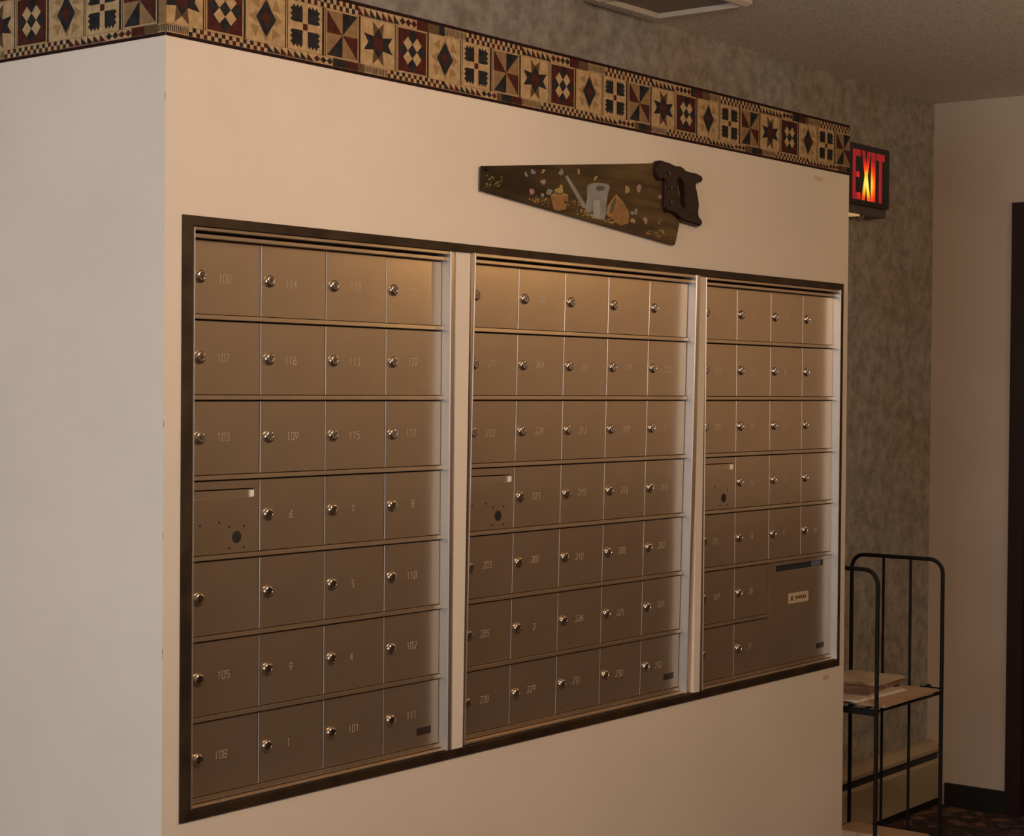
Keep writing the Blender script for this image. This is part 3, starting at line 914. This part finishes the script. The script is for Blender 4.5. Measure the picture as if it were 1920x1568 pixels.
b = MB(); b.lathe([(.003, .0075), (.003, -.002), (.005, -.003), (.004, -.005)], 'black_metal', 10)
obj('hanging_nail', b.mesh('nail', True), saw, (loc(130, 152)[0], -.0005, loc(130, 152)[1]))

for (u, v, w, h, lab) in ((1535, 335, .045, .010, 'scrap of tan tape on the wall just below the quilt border'), (1548, 1270, .034, .012, 'scrap of tan tape on the wall below the panel with the mail slot')):
    p = at(u, v, 1, 0)
    b = MB(); b.box(-w / 2, w / 2, -.0008, .0, -h / 2, h / 2, 'tape')
    tag(obj('tape_scrap', b, None, (p.x, 0, p.z)), lab, 'tape')

# ------------------------------------------------------------------ exit sign
EXY = 0.44
EX0, EX1, EZ0, EZ1 = 3.212, 3.510, 2.066, 2.262
es = thing('exit_sign', 'glowing red and yellow EXIT sign on the sponged wallpaper', 'sign', (EX0, EXY, EZ0))
b = MB(); b.box(0, EX1 - EX0, .012, YG - EXY - .0005, -.028, EZ1 - EZ0, 'exit_housing'); obj('housing', b, es)
b = MB(); b.cbox(0, EX1 - EX0, 0, .012, 0, EZ1 - EZ0, .003, 'exit_black'); face = obj('face', b, es)
em = bpy.data.materials.new('exit_glow'); em.use_nodes = True
nt = em.node_tree; nt.nodes.remove(nt.nodes['Principled BSDF'])
e = nt.nodes.new('ShaderNodeEmission'); out = nt.nodes['Material Output']
nt.links.new(e.outputs[0], out.inputs[0])
tc = nt.nodes.new('ShaderNodeTexCoord'); mp = nt.nodes.new('ShaderNodeMapping')
LAMPC = (.140, 0, .070)         # the bulb behind the red glass
mp.inputs['Location'].default_value = (-LAMPC[0] / .085, 0, -LAMPC[2] / .085)
mp.inputs['Scale'].default_value = (1 / .085, 0, 1 / .085)
gr = nt.nodes.new('ShaderNodeTexGradient'); gr.gradient_type = 'SPHERICAL'
nt.links.new(tc.outputs['Object'], mp.inputs['Vector']); nt.links.new(mp.outputs['Vector'], gr.inputs['Vector'])
rr = nt.nodes.new('ShaderNodeValToRGB'); cr = rr.color_ramp
cr.elements[0].position = 0; cr.elements[0].color = (0.30, 0.018, 0.016, 1)
cr.elements[1].position = 1; cr.elements[1].color = (1.3, 0.95, 0.22, 1)
for p_, c_ in ((.22, (.75, .030, .012, 1)), (.42, (1.0, .10, .010, 1)), (.62, (1.0, .55, .03, 1)), (.80, (1.2, .85, .10, 1))):
    k = cr.elements.new(p_); k.color = c_
nt.links.new(gr.outputs['Fac'], rr.inputs['Fac']); nt.links.new(rr.outputs['Color'], e.inputs['Color'])
e.inputs['Strength'].default_value = 0.9
MATS['exit_glow'] = em
LX = [(1598.6, 1613), (1615.5, 1632), (1633, 1641), (1643, 1658)]


def ex(u): return at(u, 330, 1, EXY).x - EX0


LZ0, LZ1 = .016, .176
sw = .0165


def letter(ch, x0, x1):
    b = MB(); w = x1 - x0; h = LZ1 - LZ0; y0, y1 = -.0010, .0005
    if ch == 'E':
        s = w * .36
        b.prism([(0, 0), (w, 0), (w, s * 1.2), (s, s * 1.2), (s, h * .45), (w * .85, h * .45), (w * .85, h * .56), (s, h * .56), (s, h - s * 1.1), (w, h - s * 1.1), (w, h), (0, h)], y0, y1, 'exit_glow')
    elif ch == 'X':
        s = w * .36
        b.prism([(0, 0), (s, 0), (w / 2, h * .36), (w - s, 0), (w, 0), (w * .66, h * .5), (w, h), (w - s, h), (w / 2, h * .64), (s, h), (0, h), (w * .34, h * .5)], y0, y1, 'exit_glow')
    elif ch == 'I':
        b.prism([(0, 0), (w, 0), (w, h), (0, h)], y0, y1, 'exit_glow')
    else:
        s = w * .36
        b.prism([(w / 2 - s / 2, 0), (w / 2 + s / 2, 0), (w / 2 + s / 2, h - s * 1.1), (w, h - s * 1.1), (w, h), (0, h), (0, h - s * 1.1), (w / 2 - s / 2, h - s * 1.1)], y0, y1, 'exit_glow')
    # keep the letter's own coordinates in the face's frame so that one bulb lights all four
    for i, v_ in enumerate(b.v): b.v[i] = (v_[0] + x0, v_[1], v_[2] + LZ0)
    me = b.mesh('letter_' + ch)
    bmx = bmesh.new(); bmx.from_mesh(me); bmesh.ops.triangulate(bmx, faces=[f for f in bmx.faces if len(f.verts) > 4]); bmx.to_mesh(me); bmx.free()
    obj('letter', me, face)


for ch, (a, c) in zip('EXIT', LX):
    letter(ch, ex(a), ex(c))
b = MB(); b.box(.010, .12, .016, .060, -.034, -.028, 'exit_glass'); obj('downlight_glass', b, es)
b = MB(); b.lathe([(.012, 0), (.010, -.008), (.004, -.011)], 'chrome', 14, axis='z'); obj('latch_screw', b.mesh('latch_screw', True), es, (.155, .03, -.028))

# ------------------------------------------------------------------ baseboard heater
HX0, HX1, HY = XE + .005, XF - .004, 0.452
ht = thing('baseboard_heater', 'cream metal baseboard heater along the sponged wallpaper wall', 'heater', (HX0, YG, 0))
L = HX1 - HX0; dy = HY - YG


def long_prism(prof, m):   # profile in (y, z) extruded along x
    b = MB(); n = len(prof); k = b.mi(m)
    b.v = [(0, p[0], p[1]) for p in prof] + [(L, p[0], p[1]) for p in prof]
    b.f.append(list(range(n))); b.m.append(k); b.f.append(list(range(2 * n - 1, n - 1, -1))); b.m.append(k)
    for a in range(n):
        c = (a + 1) % n; b.f.append([a, c, n + c, n + a]); b.m.append(k)
    return b


obj('back_plate', long_prism([(-.001, .022), (-.006, .022), (-.006, .22), (-.001, .22)], 'heater_cream'), ht)
obj('top_hood', long_prism([(-.006, .226), (-.035, .224), (dy + .004, .204), (dy + .004, .192), (dy + .010, .198), (-.034, .217), (-.006, .219)], 'heater_cream'), ht)
obj('front_panel', long_prism([(dy, .030), (dy + .004, .030), (dy + .004, .155), (dy + .012, .165), (dy + .009, .167), (dy, .156)], 'heater_cream'), ht)
obj('damper', long_prism([(dy + .014, .152), (dy + .018, .152), (dy + .028, .196), (dy + .024, .196)], 'heater_slot'), ht)
obj('fins', long_prism([(-.010, .05), (dy + .018, .05), (dy + .018, .12), (-.010, .12)], 'heater_slot'), ht)
obj('foot', long_prism([(-.002, .0), (dy + .010, .0), (dy + .010, .028), (-.002, .028)], 'base_black'), ht)

# ------------------------------------------------------------------ newspaper rack
RX0, RX1, RY0, RY1, RZ = 2.445, 2.85, -0.071, 0.218, 0.982
rk = thing('newspaper_rack', 'black wire newspaper rack standing past the end of the mailbox wall', 'rack', ((RX0 + RX1) / 2, (RY0 + RY1) / 2, 0))
CX, CY = (RX0 + RX1) / 2, (RY0 + RY1) / 2
hx, hy = (RX1 - RX0) / 2, (RY1 - RY0) / 2


def arch(x, r_):
    b = MB(); R_ = .040; pts = [(x, -hy, 0.0), (x, -hy, RZ - R_)]
    for i in range(1, 7):
        a = math.pi / 2 * i / 6
        pts.append((x, -hy + R_ - R_ * math.cos(a), RZ - R_ + R_ * math.sin(a)))
    for i in range(7):
        a = math.pi / 2 * i / 6
        pts.append((x, hy - R_ + R_ * math.sin(a), RZ - R_ + R_ * math.cos(a)))
    pts.append((x, hy, 0.0))
    b.tube(pts, r_, 'black_metal', 10)
    o = obj('arch_frame', b.mesh('arch_frame', True), rk)
    return o


arch(-hx, .0058); arch(hx, .0058)
for yy in (.115 - CY, .029 - CY):
    b = MB(); b.tube([(hx, yy, .02), (hx, yy, RZ)], .0042, 'black_metal', 8); obj('back_rod', b.mesh('back_rod', True), rk)
SHELVES = (.600, .180)
for sz in SHELVES:
    b = MB()
    for yy in (-hy, hy):
        b.tube([(-hx, yy, sz), (hx, yy, sz)], .004, 'black_metal', 8)
    for q in range(5):
        yy = -hy + 2 * hy * (q + 1) / 6
        b.tube([(-hx, yy, sz), (hx, yy, sz)], .0028, 'black_metal', 6)
    b.box(hx - .004, hx + .004, -hy, hy, sz - .004, sz + .004, 'black_metal')
    sh = obj('shelf', b, rk)
    b = MB(); b.box(-hx - .004, -hx + .001, -hy, hy, sz - .012, sz + .006, 'black_metal'); obj('shelf_front', b, sh)
b = MB(); b.tube([(-hx, -hy, .02), (hx, -hy, .02)], .005, 'black_metal', 8); obj('foot_rod', b.mesh('foot_rod', True), rk)
b = MB(); b.tube([(-hx, hy, .02), (hx, hy, .02)], .005, 'black_metal', 8); obj('foot_rod', b.mesh('foot_rod', True), rk)
b = MB()
b.tube([(hx, -hy, .612), (hx - .002, -hy + .065, .612)], .0028, 'black_metal', 8)
b.lathe([(.002, -.010), (.008, -.006), (.010, 0), (.008, .006), (.002, .010)], 'black_metal', 12, (hx - .001, -hy + .040, .612), axis='z')
obj('wing_bolt', b.mesh('wing_bolt', True), rk)


def paper(name, label, cx, cy, z, lx, ly, th, ang, m, edge=None, sag=0.0, group='papers on the newspaper rack'):
    """folded paper: several sheets, rounded fold along one side, front edge can droop"""
    o = thing(name, label, 'newspaper', (cx, cy, z), group, rot=(0, 0, ang))
    nsheet = 3
    for s in range(nsheet):
        b = MB(); k = b.mi(m if s == nsheet - 1 or not edge else edge)
        n = 10; t0 = th * s / nsheet; t1 = th * (s + .9) / nsheet
        ins = .003 * ((s * 7) % 3)
        for i in range(n + 1):
            a = -lx / 2 + ins + (lx - 2 * ins) * i / n
            dz = -sag * max(0, 1 - i / n * 2.2) ** 2
            for yy in (-ly / 2 + ins, ly / 2 - ins):
                dzy = dz
                b.v += [(a, yy, t0 + dzy), (a, yy, t1 + dzy)]
        for i in range(n):
            a = i * 4; c = a + 4
            for q in ((a, c, c + 2, a + 2), (a + 1, a + 3, c + 3, c + 1), (a, a + 1, c + 1, c), (a + 2, c + 2, c + 3, a + 3)):
                b.f.append(list(q)); b.m.append(k)
        b.f.append([0, 2, 3, 1]); b.m.append(k); e_ = n * 4; b.f.append([e_, e_ + 1, e_ + 3, e_ + 2]); b.m.append(k)
        obj('folded_sheet', b, o)
    return o


sz = SHELVES[0] + .0092
paper('newspaper', 'tan paper lying lowest on the rack shelf, its corner sticking out past the wire', CX - .003, CY - .028, sz, .365, .255, .006, .03, 'kraft')
paper('newspaper', 'pale folded newspaper with a white edge on top of the tan paper', CX - .050, CY + .025, sz + .0065, .28, .225, .008, -.03, 'newsprint', 'white_paper')
paper('newspaper', 'dark printed newspaper on the rack shelf under a beige one', CX + .030, CY + .040, sz + .0150, .30, .190, .010, .10, 'newsprint_dark')
paper('newspaper', 'beige folded newspaper topmost on the rack shelf', CX + .085, CY + .045, sz + .0255, .20, .180, .007, .05, 'newsprint')
sz = SHELVES[1] + .0092
paper('newspaper', 'tan paper on the low shelf of the rack', CX, CY, sz, .36, .250, .006, .0, 'kraft')
paper('newspaper', 'white folded paper on the low shelf of the rack', CX - .08, CY + .02, sz + .0065, .20, .17, .012, .12, 'white_paper')

# ------------------------------------------------------------------ ceiling vent
VX1, VY1 = 2.127, 0.449
vs = .30
vt = thing('ceiling_vent', 'square ceiling vent with raised pale rim near the sponged wallpaper', 'vent', (VX1 - vs / 2, VY1 - vs / 2, H))
h2 = vs / 2
for a in range(4):
    b = MB(); k = b.mi('vent_white')
    P = []
    for (rr_, zz) in ((h2, -.0005), (h2, -.010), (h2 - .012, -.018), (h2 - .020, -.018), (h2 - .026, -.008), (h2 - .026, -.0005)):
        for s in (-1, 1):
            P.append((rr_, s * rr_, zz))
    n = 6
    ca, sa = math.cos(math.pi / 2 * a), math.sin(math.pi / 2 * a)
    b.v = [(p[0] * ca - p[1] * sa, p[0] * sa + p[1] * ca, p[2]) for p in P]
    for i in range(n):
        j = (i + 1) % n
        b.f.append([2 * i, 2 * i + 1, 2 * j + 1, 2 * j]); b.m.append(k)
    obj('rim', b, vt)
b = MB(); b.box(-h2 + .026, h2 - .026, -h2 + .026, h2 - .026, -.006, -.0005, 'vent_grey'); obj('panel', b, vt)

# ------------------------------------------------------------------ lobby ceiling lamps (out of the picture)
for i, (p, w, c, r_) in enumerate(LAMPS):
    lm = thing('ceiling_lamp', ('ceiling lamp in front of the mailbox wall' if i == 0 else 'ceiling lamp in the lobby near the end wall'), 'lamp', (p[0], p[1], H))
    b = MB(); b.lathe([(.09, 0), (.09, -.02), (.02, -.03), (.012, -.035), (.012, -.06)], 'lamp_base', 20, axis='z'); obj('lamp_base', b.mesh('lamp_base', True), lm)
    ld = bpy.data.lights.new('lamp_bulb', 'POINT'); ld.shadow_soft_size = r_; ld.energy = w; ld.color = c
    lo = bpy.data.objects.new('lamp_bulb', ld); COL.objects.link(lo); lo.parent = lm; lo.location = (0, 0, p[2] - H)
